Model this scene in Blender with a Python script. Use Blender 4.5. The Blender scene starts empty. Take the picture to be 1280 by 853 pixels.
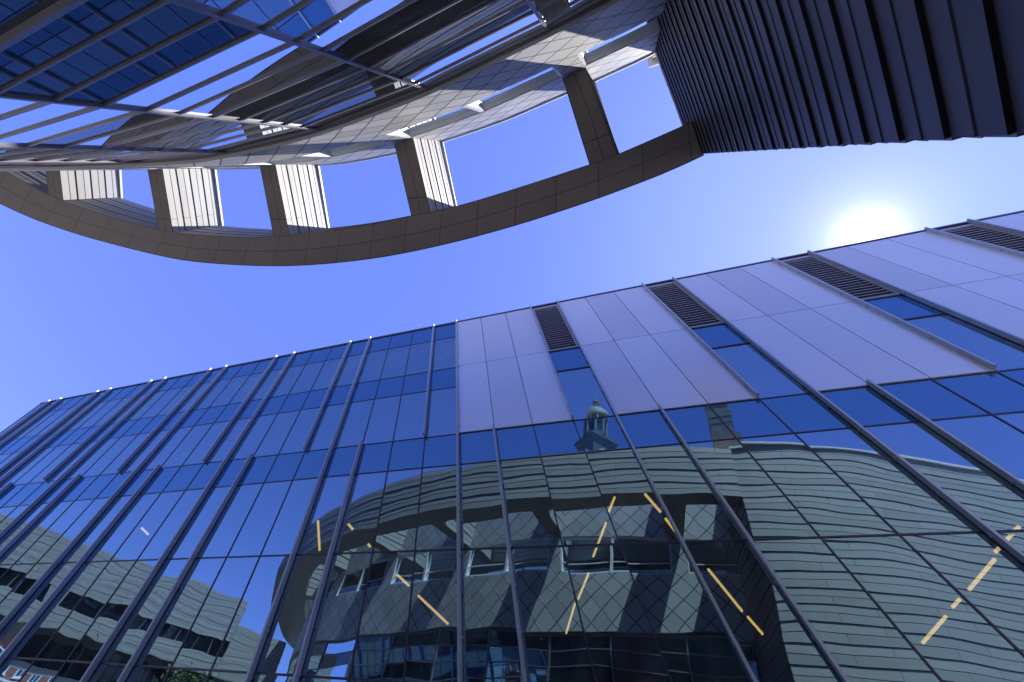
import bpy, math, random
from mathutils import Vector, Matrix
import numpy as np
random.seed(7)
scene = bpy.context.scene
COL = scene.collection
EYE = 1.6                      # eye height; the numbers below are heights above the eye unless stated

# ------------------------------------------------------------------ camera frame
FPX = 604.0
def unit(v):
    v = np.array(v, float); return v / np.linalg.norm(v)
Zc = unit([161, -221, 604]); h_ = unit([-1830, 320, 604])
Xc = -h_; Xc = unit(Xc - Xc.dot(Zc) * Zc); Yc = np.cross(Zc, Xc)
Rw = np.array([Xc, Yc, Zc])                     # camera (right, down, forward) -> world
MU = Rw @ unit([-72, -296, 604])                # direction of the raking mullions of the glass building
NB = np.cross([1, 0, 0], MU); NB = unit(NB); NB = NB if NB[1] > 0 else -NB   # facade normal, into the building
SUN = unit(Rw @ np.array([1085 - 640, 298 - 426.5, FPX]))
def proj(p):
    c = Rw.T @ (np.array(p, float)); return (640 + FPX * c[0] / c[2], 426.5 + FPX * c[1] / c[2], c[2])

cam = bpy.data.objects.new('camera', bpy.data.cameras.new('camera')); COL.objects.link(cam)
right, up, back = Rw[:, 0], -Rw[:, 1], -Rw[:, 2]
cam.matrix_world = Matrix(((right[0], up[0], back[0], 0), (right[1], up[1], back[1], 0), (right[2], up[2], back[2], EYE), (0, 0, 0, 1)))
cam.data.sensor_width = 36; cam.data.lens = FPX / 1280 * 36
cam.data.clip_start = 0.05; cam.data.clip_end = 5000
scene.camera = cam

# ------------------------------------------------------------------ materials
def new_mat(name):
    m = bpy.data.materials.new(name); m.use_nodes = True
    nt = m.node_tree; nt.nodes.clear()
    out = nt.nodes.new('ShaderNodeOutputMaterial')
    return m, nt, out
def N(nt, t, **kw):
    n = nt.nodes.new(t)
    for k, v in kw.items():
        if k in n.bl_rna.properties: setattr(n, k, v)
        else: n.inputs[k].default_value = v
    return n
def L(nt, a, b): nt.links.new(a, b)
def mth(nt, op, a, b=None, clamp=False):
    n = nt.nodes.new('ShaderNodeMath'); n.operation = op; n.use_clamp = clamp
    for i, v in enumerate((a, b)):
        if v is None: continue
        if isinstance(v, (int, float)): n.inputs[i].default_value = v
        else: L(nt, v, n.inputs[i])
    return n.outputs[0]
def mixc(nt, fac, a, b, mode='MIX'):
    n = nt.nodes.new('ShaderNodeMix'); n.data_type = 'RGBA'; n.blend_type = mode
    for s, v in ((n.inputs[0], fac), (n.inputs[6], a), (n.inputs[7], b)):
        if isinstance(v, (int, float)): s.default_value = v
        elif isinstance(v, tuple): s.default_value = (*v, 1)
        else: L(nt, v, s)
    return n.outputs[2]

def simple(name, col, rough=.5, metal=0., noise=.12, nscale=1.5, spec=.5, bump=0.):
    m, nt, out = new_mat(name)
    b = N(nt, 'ShaderNodeBsdfPrincipled'); b.inputs['Roughness'].default_value = rough
    b.inputs['Metallic'].default_value = metal; b.inputs['Specular IOR Level'].default_value = spec
    tc = N(nt, 'ShaderNodeTexCoord')
    ns = N(nt, 'ShaderNodeTexNoise'); ns.inputs['Scale'].default_value = nscale; ns.inputs['Detail'].default_value = 6
    L(nt, tc.outputs['Object'], ns.inputs['Vector'])
    lo = tuple(c * (1 - noise) for c in col); hi = tuple(min(1, c * (1 + noise)) for c in col)
    colr = mixc(nt, ns.outputs['Fac'], lo, hi)
    if 'panel' in name:
        oi = N(nt, 'ShaderNodeObjectInfo'); colr = mixc(nt, 1.0, colr, mixc(nt, oi.outputs['Random'], (.84, .85, .86), (1., 1., 1.)), 'MULTIPLY')
    L(nt, colr, b.inputs['Base Color'])
    if bump:
        bp = N(nt, 'ShaderNodeBump'); bp.inputs['Distance'].default_value = bump
        L(nt, ns.outputs['Fac'], bp.inputs['Height']); L(nt, bp.outputs[0], b.inputs['Normal'])
    L(nt, b.outputs[0], out.inputs[0]); return m

def clad_mat(name, col, metal=.05, rough=.62, bw=3.1, rh=.295):
    """long metal boards: fine butt joints and a slight tone change from board to board"""
    m, nt, out = new_mat(name)
    b = N(nt, 'ShaderNodeBsdfPrincipled'); b.inputs['Metallic'].default_value = metal; b.inputs['Roughness'].default_value = rough
    uv = N(nt, 'ShaderNodeUVMap')
    b.inputs['Specular IOR Level'].default_value = .25; br = N(nt, 'ShaderNodeTexBrick'); br.offset = .37; br.offset_frequency = 2; br.squash = 1
    br.inputs['Scale'].default_value = 1; br.inputs['Brick Width'].default_value = bw; br.inputs['Row Height'].default_value = rh
    br.inputs['Mortar Size'].default_value = .009; br.inputs['Mortar Smooth'].default_value = 0
    br.inputs['Color1'].default_value = (*[c * .90 for c in col], 1); br.inputs['Color2'].default_value = (*[min(1, c * 1.06) for c in col], 1)
    br.inputs['Mortar'].default_value = (*[c * .25 for c in col], 1)
    L(nt, uv.outputs[0], br.inputs['Vector'])
    ns = N(nt, 'ShaderNodeTexNoise'); ns.inputs['Scale'].default_value = .8; ns.inputs['Detail'].default_value = 5
    mp = N(nt, 'ShaderNodeMapping'); mp.inputs['Scale'].default_value = (.6, 3, 1); L(nt, uv.outputs[0], mp.inputs[0]); L(nt, mp.outputs[0], ns.inputs['Vector'])
    c2 = mixc(nt, ns.outputs['Fac'], (.86, .86, .88), (1., 1., 1.))
    L(nt, mixc(nt, 1.0, br.outputs['Color'], c2, 'MULTIPLY'), b.inputs['Base Color'])
    L(nt, mth(nt, 'ADD', mth(nt, 'MULTIPLY', ns.outputs['Fac'], .2), rough - .1), b.inputs['Roughness'])
    bp = N(nt, 'ShaderNodeBump'); bp.inputs['Distance'].default_value = .004
    L(nt, ns.outputs['Fac'], bp.inputs['Height']); L(nt, bp.outputs[0], b.inputs['Normal'])
    L(nt, b.outputs[0], out.inputs[0]); return m

def shingle_mat(name, col, w=.92, h=.92):
    """square metal shingles laid on the diagonal, lapped edges dark"""
    m, nt, out = new_mat(name)
    b = N(nt, 'ShaderNodeBsdfPrincipled'); b.inputs['Metallic'].default_value = .1; b.inputs['Roughness'].default_value = .52
    uv = N(nt, 'ShaderNodeUVMap'); sx = N(nt, 'ShaderNodeSeparateXYZ'); L(nt, uv.outputs[0], sx.inputs[0])
    nz = N(nt, 'ShaderNodeTexNoise'); nz.inputs['Scale'].default_value = .9; L(nt, uv.outputs[0], nz.inputs['Vector'])
    wob = mth(nt, 'MULTIPLY', mth(nt, 'SUBTRACT', nz.outputs['Fac'], .5), .03)
    uu = mth(nt, 'ADD', mth(nt, 'DIVIDE', sx.outputs[0], w), wob); vv = mth(nt, 'DIVIDE', sx.outputs[1], h)
    a = mth(nt, 'ADD', uu, vv); c = mth(nt, 'SUBTRACT', uu, vv)
    fa = mth(nt, 'FRACT', a); fc = mth(nt, 'FRACT', c)
    def line(f, wd):
        d = mth(nt, 'MINIMUM', f, mth(nt, 'SUBTRACT', 1, f))
        return mth(nt, 'LESS_THAN', d, wd)
    ln = mth(nt, 'MAXIMUM', line(fa, .034), line(fc, .034))
    cb = N(nt, 'ShaderNodeCombineXYZ'); L(nt, mth(nt, 'FLOOR', a), cb.inputs[0]); L(nt, mth(nt, 'FLOOR', c), cb.inputs[1])
    wn = N(nt, 'ShaderNodeTexWhiteNoise'); L(nt, cb.outputs[0], wn.inputs['Vector'])
    tone = mixc(nt, wn.outputs['Value'], tuple(x * .84 for x in col), tuple(min(1, x * 1.08) for x in col))
    L(nt, mixc(nt, ln, tone, tuple(x * .10 for x in col)), b.inputs['Base Color'])
    hgt = mth(nt, 'ADD', mth(nt, 'SUBTRACT', fc, fa), mth(nt, 'MULTIPLY', ln, -1.2))
    bp = N(nt, 'ShaderNodeBump'); bp.inputs['Distance'].default_value = .02; bp.inputs['Strength'].default_value = .8
    L(nt, hgt, bp.inputs['Height']); L(nt, bp.outputs[0], b.inputs['Normal'])
    L(nt, b.outputs[0], out.inputs[0]); return m

def soffit_mat(name, col, jw=1.37, cross=(.5,)):
    m, nt, out = new_mat(name)
    b = N(nt, 'ShaderNodeBsdfPrincipled'); b.inputs['Roughness'].default_value = .55; b.inputs['Metallic'].default_value = .15
    uv = N(nt, 'ShaderNodeUVMap'); sx = N(nt, 'ShaderNodeSeparateXYZ'); L(nt, uv.outputs[0], sx.inputs[0])
    f = mth(nt, 'FRACT', mth(nt, 'DIVIDE', sx.outputs[0], jw))
    ln = mth(nt, 'LESS_THAN', f, .012 * 1.37 / jw + .004)
    for c in cross:
        ln = mth(nt, 'MAXIMUM', ln, mth(nt, 'LESS_THAN', mth(nt, 'ABSOLUTE', mth(nt, 'SUBTRACT', sx.outputs[1], c)), .009))
    cb = N(nt, 'ShaderNodeCombineXYZ'); L(nt, mth(nt, 'FLOOR', mth(nt, 'DIVIDE', sx.outputs[0], jw)), cb.inputs[0])
    L(nt, mth(nt, 'FLOOR', mth(nt, 'MULTIPLY', sx.outputs[1], 2)), cb.inputs[1])
    wn = N(nt, 'ShaderNodeTexWhiteNoise'); L(nt, cb.outputs[0], wn.inputs['Vector'])
    tone = mixc(nt, wn.outputs['Value'], tuple(x * .92 for x in col), tuple(x * 1.08 for x in col))
    tc = N(nt, 'ShaderNodeTexCoord'); ns = N(nt, 'ShaderNodeTexNoise'); ns.inputs['Scale'].default_value = 1.3; ns.inputs['Detail'].default_value = 7
    L(nt, tc.outputs['Object'], ns.inputs['Vector'])
    tone = mixc(nt, .5, tone, mixc(nt, ns.outputs['Fac'], tuple(x * .7 for x in col), tuple(x * 1.25 for x in col)))
    L(nt, mixc(nt, ln, tone, tuple(x * .25 for x in col)), b.inputs['Base Color'])
    L(nt, b.outputs[0], out.inputs[0]); return m

def glass_mat(name, refl, through, ior=2.1, wav=.0022, wscale=.55, stretch=(1, 1, 1), body=(.005, .006, .008), see=.8, tilt=0., dust_veil=0.):
    """coated glazing: mirror coat over a tinted pane one can faintly see through"""
    m, nt, out = new_mat(name)
    tc = N(nt, 'ShaderNodeTexCoord'); oi = N(nt, 'ShaderNodeObjectInfo')
    off = N(nt, 'ShaderNodeCombineXYZ'); 
    for i, k in enumerate((37., 91., 53.)): L(nt, mth(nt, 'MULTIPLY', oi.outputs['Random'], k), off.inputs[i])
    va = N(nt, 'ShaderNodeVectorMath'); va.operation = 'ADD'
    mp = N(nt, 'ShaderNodeMapping'); mp.inputs['Scale'].default_value = stretch
    L(nt, tc.outputs['Object'], mp.inputs[0]); L(nt, mp.outputs[0], va.inputs[0]); L(nt, off.outputs[0], va.inputs[1])
    ns = N(nt, 'ShaderNodeTexNoise'); ns.inputs['Scale'].default_value = wscale; ns.inputs['Detail'].default_value = 1.0; ns.inputs['Roughness'].default_value = .35
    L(nt, va.outputs[0], ns.inputs['Vector'])
    bp = N(nt, 'ShaderNodeBump'); bp.inputs['Distance'].default_value = wav * 10; bp.inputs['Strength'].default_value = .1 * 10 if wav > .01 else 1.0
    bp.inputs['Distance'].default_value = wav
    L(nt, ns.outputs['Fac'], bp.inputs['Height'])
    g = N(nt, 'ShaderNodeBsdfGlossy'); g.inputs['Color'].default_value = (*refl, 1); g.inputs['Roughness'].default_value = 0.0
    nrm = bp.outputs[0]
    if tilt:      # every pane sits a hair out of plane
        cbt = N(nt, 'ShaderNodeCombineXYZ'); wn = N(nt, 'ShaderNodeTexWhiteNoise'); wn.noise_dimensions = '1D'; L(nt, mth(nt, 'MULTIPLY', oi.outputs['Random'], 731.), wn.inputs['W'])
        sp = N(nt, 'ShaderNodeSeparateColor'); L(nt, wn.outputs['Color'], sp.inputs[0])
        for i in range(3): L(nt, mth(nt, 'MULTIPLY', mth(nt, 'SUBTRACT', sp.outputs[i], .5), tilt), cbt.inputs[i])
        ad = N(nt, 'ShaderNodeVectorMath'); ad.operation = 'ADD'; L(nt, nrm, ad.inputs[0]); L(nt, cbt.outputs[0], ad.inputs[1])
        no = N(nt, 'ShaderNodeVectorMath'); no.operation = 'NORMALIZE'; L(nt, ad.outputs[0], no.inputs[0]); nrm = no.outputs[0]
    L(nt, nrm, g.inputs['Normal'])
    t = N(nt, 'ShaderNodeBsdfTransparent'); t.inputs['Color'].default_value = (*through, 1)
    d = N(nt, 'ShaderNodeBsdfDiffuse'); d.inputs['Color'].default_value = (*body, 1)
    fr = N(nt, 'ShaderNodeFresnel'); fr.inputs['IOR'].default_value = ior; L(nt, bp.outputs[0], fr.inputs['Normal'])
    mx0 = N(nt, 'ShaderNodeMixShader'); mx0.inputs[0].default_value = see; L(nt, d.outputs[0], mx0.inputs[1]); L(nt, t.outputs[0], mx0.inputs[2])
    mx = N(nt, 'ShaderNodeMixShader'); L(nt, fr.outputs[0], mx.inputs[0]); L(nt, mx0.outputs[0], mx.inputs[1]); L(nt, g.outputs[0], mx.inputs[2])
    res = mx.outputs[0]
    if dust_veil:      # dusty streaks down the pane, and a pale haze painted over its darks
        n2 = N(nt, 'ShaderNodeTexNoise'); n2.inputs['Scale'].default_value = 1.0; n2.inputs['Detail'].default_value = 5
        m2 = N(nt, 'ShaderNodeMapping'); m2.inputs['Scale'].default_value = (3.0, .5, .35); L(nt, va.outputs[0], m2.inputs[0]); L(nt, m2.outputs[0], n2.inputs['Vector'])
        d2 = N(nt, 'ShaderNodeBsdfDiffuse'); d2.inputs['Color'].default_value = (.55, .58, .62, 1)
        m3 = N(nt, 'ShaderNodeMixShader'); L(nt, mth(nt, 'MULTIPLY', mth(nt, 'POWER', n2.outputs['Fac'], 2.0), dust_veil * 3), m3.inputs[0]); L(nt, res, m3.inputs[1]); L(nt, d2.outputs[0], m3.inputs[2]); res = m3.outputs[0]
    L(nt, res, out.inputs[0]); return m

def emis(name, col, s):
    m, nt, out = new_mat(name)
    e = N(nt, 'ShaderNodeEmission'); e.inputs[0].default_value = (*col, 1); e.inputs[1].default_value = s
    L(nt, e.outputs[0], out.inputs[0]); return m

def brick_mat(name, c1, c2, mortar):
    m, nt, out = new_mat(name)
    b = N(nt, 'ShaderNodeBsdfPrincipled'); b.inputs['Roughness'].default_value = .85
    tc = N(nt, 'ShaderNodeTexCoord'); sx = N(nt, 'ShaderNodeSeparateXYZ'); L(nt, tc.outputs['Object'], sx.inputs[0])
    cb = N(nt, 'ShaderNodeCombineXYZ'); L(nt, mth(nt, 'ADD', sx.outputs[0], sx.outputs[1]), cb.inputs[0]); L(nt, sx.outputs[2], cb.inputs[1])
    br = N(nt, 'ShaderNodeTexBrick'); br.inputs['Scale'].default_value = 1; br.inputs['Brick Width'].default_value = .42; br.inputs['Row Height'].default_value = .16
    br.inputs['Mortar Size'].default_value = .012
    br.inputs['Color1'].default_value = (*c1, 1); br.inputs['Color2'].default_value = (*c2, 1); br.inputs['Mortar'].default_value = (*mortar, 1)
    L(nt, cb.outputs[0], br.inputs['Vector']); L(nt, br.outputs['Color'], b.inputs['Base Color'])
    bp = N(nt, 'ShaderNodeBump'); bp.inputs['Distance'].default_value = .02; L(nt, br.outputs['Fac'], bp.inputs['Height']); bp.invert = True
    L(nt, bp.outputs[0], b.inputs['Normal'])
    L(nt, b.outputs[0], out.inputs[0]); return m

M = {
 'clad': clad_mat('metal_boards', (.39, .385, .365)),
 'clad_shaded': clad_mat('shaded_metal_boards', (.085, .082, .10), metal=.3, rough=.5),  # same boards as the front, the side wall's shade put into the colour
 'shingle': shingle_mat('diagonal_shingles', (.56, .555, .55)),
 'soffit': soffit_mat('soffit_panels', (.22, .18, .16)),
 'beam_soffit': soffit_mat('beam_soffit_panels', (.20, .165, .145), jw=1.9, cross=(.32,)),
 'glass_blue': glass_mat('coated_blue_glass', (.51, .80, 1.0), (.50, .60, .66), ior=4.1, wav=.016, tilt=.008, dust_veil=.03, wscale=.5, stretch=(1, 1, 1.0)),
 'spandrel': glass_mat('opaque_blue_spandrel_glass', (.37, .70, .95), (0, 0, 0), ior=3.1, wav=.0035, tilt=.004, wscale=.4, body=(.012, .03, .10), see=0.),
 'glass_grey': glass_mat('courtyard_grey_glass', (.80, .90, 1.0), (.18, .26, .30), ior=2.2, wav=.0016, wscale=.45, body=(.01, .02, .03), see=.5),
 'fin': simple('blue_grey_fin_metal', (.29, .33, .40), .4, .5, .08),
 'mullion': simple('dark_mullion_metal', (.035, .035, .06), .4, .5, .1),
 'frame': simple('anodised_frame_metal', (.30, .28, .31), .38, .55, .08),
 'white': simple('white_frame_paint', (.80, .80, .80), .4, 0, .04),
 'panel': simple('pale_lavender_wall_panel', (.54, .55, .58), .30, .6, .05, .35, bump=.012),
 'backing': simple('joint_backing', (.02, .02, .03), .8, 0),
 'louvre': simple('louver_slat_metal', (.26, .26, .30), .4, .5, .06),
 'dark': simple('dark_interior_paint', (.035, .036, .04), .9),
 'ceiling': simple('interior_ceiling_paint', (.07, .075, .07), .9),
 'roof': simple('roof_membrane', (.35, .34, .33), .85),
 'coping': simple('coping_metal', (.10, .10, .13), .35, .6),
 'lamp': emis('warm_lamp_diffuser', (1.0, .60, .17), .95),
 'housing': simple('lamp_housing_metal', (.25, .25, .25), .4, .6),
 'concrete': simple('paving_concrete', (.34, .33, .31), .85, 0, .18, .8, bump=.004),
 'pave': simple('courtyard_paving', (.30, .29, .28), .8, 0, .2, 2.0, bump=.004),
 'copper': simple('weathered_copper', (.075, .105, .085), .7, .1, .3, 1.2, bump=.02),
 'copper_pale': simple('pale_painted_cupola_trim', (.22, .23, .20), .7, 0, .12),
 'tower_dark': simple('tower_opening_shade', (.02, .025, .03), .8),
 'stone': simple('brown_masonry', (.27, .19, .11), .9, 0, .3, 3.0, bump=.05),
 'brick': brick_mat('red_brick', (.30, .09, .06), (.36, .13, .08), (.40, .36, .32)),
 'leaf': simple('leaf_green', (.07, .12, .03), .6, 0, .5, 3.0),
 'bark': simple('bark', (.12, .09, .06), .9, 0, .3, 8, bump=.02),
 'clockface': simple('clock_face_enamel', (.75, .75, .70), .5),
}
def two_sided_note(): pass

# ------------------------------------------------------------------ mesh helpers
class MB:
    def __init__(s): s.v = []; s.f = []; s.uv = []
    def add(s, pts, uvs=None):
        i = len(s.v); s.v += [tuple(float(c) for c in p) for p in pts]; s.f.append(tuple(range(i, i + len(pts))))
        s.uv.append(uvs or [(0, 0)] * len(pts))
    def hexa(s, a):           # 8 corners: bottom ring 0-3, top ring 4-7
        for q in ((0, 3, 2, 1), (4, 5, 6, 7), (0, 1, 5, 4), (1, 2, 6, 5), (2, 3, 7, 6), (3, 0, 4, 7)): s.add([a[k] for k in q])
    def box(s, x0, x1, y0, y1, z0, z1):
        s.hexa([(x0, y0, z0), (x1, y0, z0), (x1, y1, z0), (x0, y1, z0), (x0, y0, z1), (x1, y0, z1), (x1, y1, z1), (x0, y1, z1)])
    def build(s, name, mat, parent=None, eye=True, smooth=False, weld=False):
        me = bpy.data.meshes.new(name)
        dz = EYE if eye else 0
        me.from_pydata([(x, y, z + dz) for x, y, z in s.v], [], s.f)
        ul = me.uv_layers.new(name='UVMap'); k = 0
        flat = [c for u in s.uv for p in u for c in p]; ul.data.foreach_set('uv', flat)
        me.materials.append(mat)
        if weld or smooth:
            import bmesh
            bm = bmesh.new(); bm.from_mesh(me); bmesh.ops.remove_doubles(bm, verts=bm.verts, dist=1e-4)
            bmesh.ops.recalc_face_normals(bm, faces=bm.faces); bm.to_mesh(me); bm.free()
        if smooth:
            for p in me.polygons: p.use_smooth = True
        o = bpy.data.objects.new(name, me); COL.objects.link(o)
        if parent is not None: attach(o, parent)
        return o
WM = {}
def world_loc(o):
    v = Vector(o.location); p = o
    while p.parent: p = p.parent; v = v + Vector(p.location) + Vector((0,0,0))
    return v
def attach(o, parent):
    o.parent = parent
    root = parent
    while root.parent: root = root.parent
    # meshes are written in world coordinates: undo the offset of the empty at the thing's base
    o.matrix_parent_inverse = Matrix.Translation(-root.location) if parent is root else Matrix.Identity(4)
def tag(o, label=None, cat=None, group=None, kind=None):
    if label: o['label'] = label
    if cat: o['category'] = cat
    if group: o['group'] = group
    if kind: o['kind'] = kind
    return o
def empty(name, loc, label, cat, group=None):
    o = bpy.data.objects.new(name, None); COL.objects.link(o); o.location = loc; o.empty_display_size = .5
    return tag(o, label, cat, group)

def catmull(P, step=.6):
    P = [np.array(p, float) for p in P]; P = [2 * P[0] - P[1]] + P + [2 * P[-1] - P[-2]]; out = []
    for i in range(1, len(P) - 2):
        a, b, c, d = P[i - 1:i + 3]; n = max(2, int(round(np.linalg.norm(c - b) / step)))
        for j in range(n):
            t = j / n; out.append(.5 * ((2 * b) + (c - a) * t + (2 * a - 5 * b + 4 * c - d) * t * t + (3 * b - a - 3 * c + d) * t ** 3))
    out.append(P[-2]); return np.array(out)
def arc_len(P): return np.concatenate([[0], np.cumsum(np.linalg.norm(np.diff(P, axis=0), axis=1))])
def normals(P, side):
    T = np.gradient(P, axis=0); T /= np.linalg.norm(T, axis=1)[:, None]
    return np.stack([-T[:, 1], T[:, 0]], 1) * side
def sweep(mb, P, sec, side=1, shift=None, u0=0., caps=True, uvmode='z'):
    """extrude the cross section [(offset, z)] along the plan path P"""
    P = np.array(P, float); Nn = normals(P, side); S = arc_len(P) + u0
    ring = []
    for p, n in zip(P, Nn):
        row = []
        for o, z in sec:
            q = p + n * o
            if shift: q = q + np.array(shift(z))
            row.append((q[0], q[1], z))
        ring.append(row)
    m = len(sec)
    for i in range(len(P) - 1):
        for j in range(m):
            k = (j + 1) % m
            (oj, zj), (ok, zk) = sec[j], sec[k]
            vj, vk = (zj, zk) if uvmode == 'z' else (oj, ok)
            flat = abs(zj - zk) < 1e-6
            mb.add([ring[i][j], ring[i + 1][j], ring[i + 1][k], ring[i][k]], [(.46, 0)] * 4 if flat else [(S[i], vj), (S[i + 1], vj), (S[i + 1], vk), (S[i], vk)])
    if caps:
        for r, s_ in ((ring[0], S[0]), (ring[-1], S[-1])): mb.add(r, [(s_ + o, z) for o, z in sec])
COURSE = .59
def courses(mb, P, side, z0, n, shift=None, lip=.075, back=-.08):
    """lapped metal boards: every course leans out to a lip at its foot, a finer lap half way up"""
    for k in range(n):
        a = z0 + k * COURSE; mid = a + .295; b = a + COURSE
        sweep(mb, P, [(back, a), (lip, a), (lip * .55, mid), (lip * .80, mid + .001), (lip * .10, b - .001), (back, b - .001)], side, shift)
Z0C = 3.55
def course_z(k): return Z0C + COURSE * k

# ================================================================== GLASS BUILDING (raking facade)
D = 10.0
def PB(u, v, off=0.):
    """u metres along the facade, v x10 metres up the mullions, off metres out of the glass towards the courtyard"""
    base = np.array([0, D / NB[1], 0.])
    return base + np.array([u, 0, 0]) + MU * v * 10 - NB * off
def uk(k):  return -3.06 - (1.368 * k if k > 0 else 1.403 * k)
K0, K1 = -20, 26
UEND = -38.5
V_ROOF = 2.505
rows = [(-.171, .02, 'w'), (.02, .35, 'w'), (.35, .68, 'w'), (.68, 1.017, 'w'), (1.017, 1.355, 'w'), (1.355, 1.52, 's'), (1.52, 1.845, 'w'), (1.845, 2.012, 's'), (2.012, 2.335, 'w'), (2.335, V_ROOF, 's')]
gb = empty('glass_office_building', (0, 12, 0), 'blue glass office building with a raking facade of slanted fins, pale panels and louvers', 'building')
def quadB(mb, u0, u1, v0, v1, off):
    mb.add([PB(u0, v0, off), PB(u1, v0, off), PB(u1, v1, off), PB(u0, v1, off)], [(u0, v0 * 10), (u1, v0 * 10), (u1, v1 * 10), (u0, v1 * 10)])
def barB(mb, u0, u1, v0, v1, o0, o1):
    c = []
    for o in (o0, o1):
        c += [PB(u0, v0, o), PB(u1, v0, o), PB(u1, v1, o), PB(u0, v1, o)]
    mb.hexa(c)
def area(u0, u1, v0, v1):
    q = [proj(PB(u, v)) for u, v in ((u0, v0), (u1, v0), (u1, v1), (u0, v1))]
    if any(p[2] <= .1 for p in q): return 0
    cx = [min(max(p[0], 0), 1280) for p in q]; cy = [min(max(p[1], 0), 853) for p in q]
    return abs(sum(cx[i] * cy[(i + 1) % 4] - cx[(i + 1) % 4] * cy[i] for i in range(4))) / 2
wins, spans, panels, louvs = [], [], [], []
lines = [uk(k) for k in range(K1, K0 - 1, -1)] ; lines = [UEND] + [u for u in lines if u > UEND + .3]
def kidx(i):  # k of the bay whose right edge is line i+1
    return round((-3.06 - lines[i + 1]) / (1.368 if lines[i + 1] < -3.06 else 1.403))
for i in range(len(lines) - 1):
    u0, u1 = lines[i], lines[i + 1]
    kr = kidx(i)                       # right edge index; metal panel zone when kr < 0
    for v0, v1, t in rows:
        if kr < 0 and v0 >= 1.51:
            r = (-kr) % 4              # 1,2,3 = panels, 0 = louver bay
            if r != 0:
                if v0 in (1.52, 2.012): pass
                else: continue
                panels.append((u0, u1, v0, 2.012 if v0 == 1.52 else V_ROOF - .008)); continue
            if v0 == 2.012: louvs.append((u0, u1, 2.012, V_ROOF - .02)); continue
            if v0 > 2.012: continue
        (wins if t == 'w' else spans).append((u0, u1, v0, v1))
g = .016
def inset(c): return (c[0] + g, c[1] - g, c[2] + g / 10, c[3] - g / 10)
wins.sort(key=lambda c: -area(*c)); spans.sort(key=lambda c: -area(*c))
for name, cells, mat, off in (('window', wins, M['glass_blue'], 0.0), ('spandrel', spans, M['spandrel'], 0.0)):
    for c in cells[:100]:
        mb = MB(); quadB(mb, *inset(c), off); mb.build(name, mat, gb)
    if len(cells) > 100:
        mb = MB()
        for c in cells[100:]: quadB(mb, *inset(c), off)
        o = mb.build(name, mat, gb); o['kind'] = 'stuff'
for c in panels:
    mb = MB(); barB(mb, c[0] + .012, c[1] - .012, c[2] + .0014, c[3] - .0014, -.03, .05); mb.build('wall_panel', M['panel'], gb)
mb = MB()
for c in spans + panels + louvs: quadB(mb, *c, -.35 if c in louvs else -.12)
mb.build('facade_backing', M['backing'], gb)
for c in louvs:
    u0, u1, v0, v1 = c; f = MB(); fw = .07
    barB(f, u0 + .05, u0 + .05 + fw, v0, v1, -.05, .05); barB(f, u1 - .05 - fw, u1 - .05, v0, v1, -.05, .05)
    barB(f, u0 + .05 + fw, u1 - .05 - fw, v1 - .018, v1, -.05, .05); barB(f, u0 + .05 + fw, u1 - .05 - fw, v0, v0 + .006, -.05, .05)
    fo = f.build('louver', M['louvre'], gb)
    s = MB(); n = 21
    for q in range(n):
        a = v0 + .008 + (v1 - v0 - .03) * (q + .1) / n; th = .0035
        c8 = []
        for (vv, oo) in ((a, .04), (a + .011, -.12)):
            c8.append([PB(u0 + .12, vv, oo), PB(u1 - .12, vv, oo), PB(u1 - .12, vv + th, oo), PB(u0 + .12, vv + th, oo)])
        s.hexa(c8[0] + c8[1])
    s.build('slats', M['louvre'], fo)
# mullions, transoms, fins
for i, u in enumerate(lines):
    kk = round((-3.06 - u) / (1.368 if u < -3.06 else 1.403))
    segs = [(-.171, V_ROOF)] if kk >= 0 else ([(-.171, 1.52)] + ([(1.52, 2.012)] if (-kk) % 4 in (3, 0) else []))
    mb = MB()
    for a, b in segs: barB(mb, u - .019, u + .019, a, b, -.08, .020)
    mb.build('mullion', M['mullion'], gb)
for v in sorted(set([r[0] for r in rows][1:])):
    mb = MB()
    vis = v < 1.6
    uR = lines[-1] if vis else -3.06
    barB(mb, UEND, uR, v - .0023, v + .0023, -.07, .015)
    if not vis and v < 2.05:
        for c in louvs:
            m2 = MB(); barB(m2, c[0] + .03, c[1] - .03, v - .003, v + .003, -.07, .03); m2.build('transom', M['mullion'], gb)
    mb.build('transom', M['mullion'], gb)
def fin(k, v0, v1, dep=.19, w=.062):
    u = uk(k)
    if u < UEND + .2: return
    mb = MB(); barB(mb, u - w / 2, u + w / 2, v0, v1, .03, dep)
    br = mb; nseg = max(2, int((v1 - v0) * 10 / 1.1))
    for q in range(nseg):
        vv = v0 + (v1 - v0) * (q + .5) / nseg
        barB(br, u - w / 2 - .022, u + w / 2 + .022, vv - .004, vv + .004, .036, dep * .62)
    mb.build('facade_fin', M['fin'], gb)
for k in range(K0, K1 + 1):
    if k % 4 == 0: fin(k, -.171, V_ROOF + .003)
    elif k % 4 == 1: fin(k, 1.525, V_ROOF + .003)
    elif k % 4 == 3: fin(k, -.171, 1.53)
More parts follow.
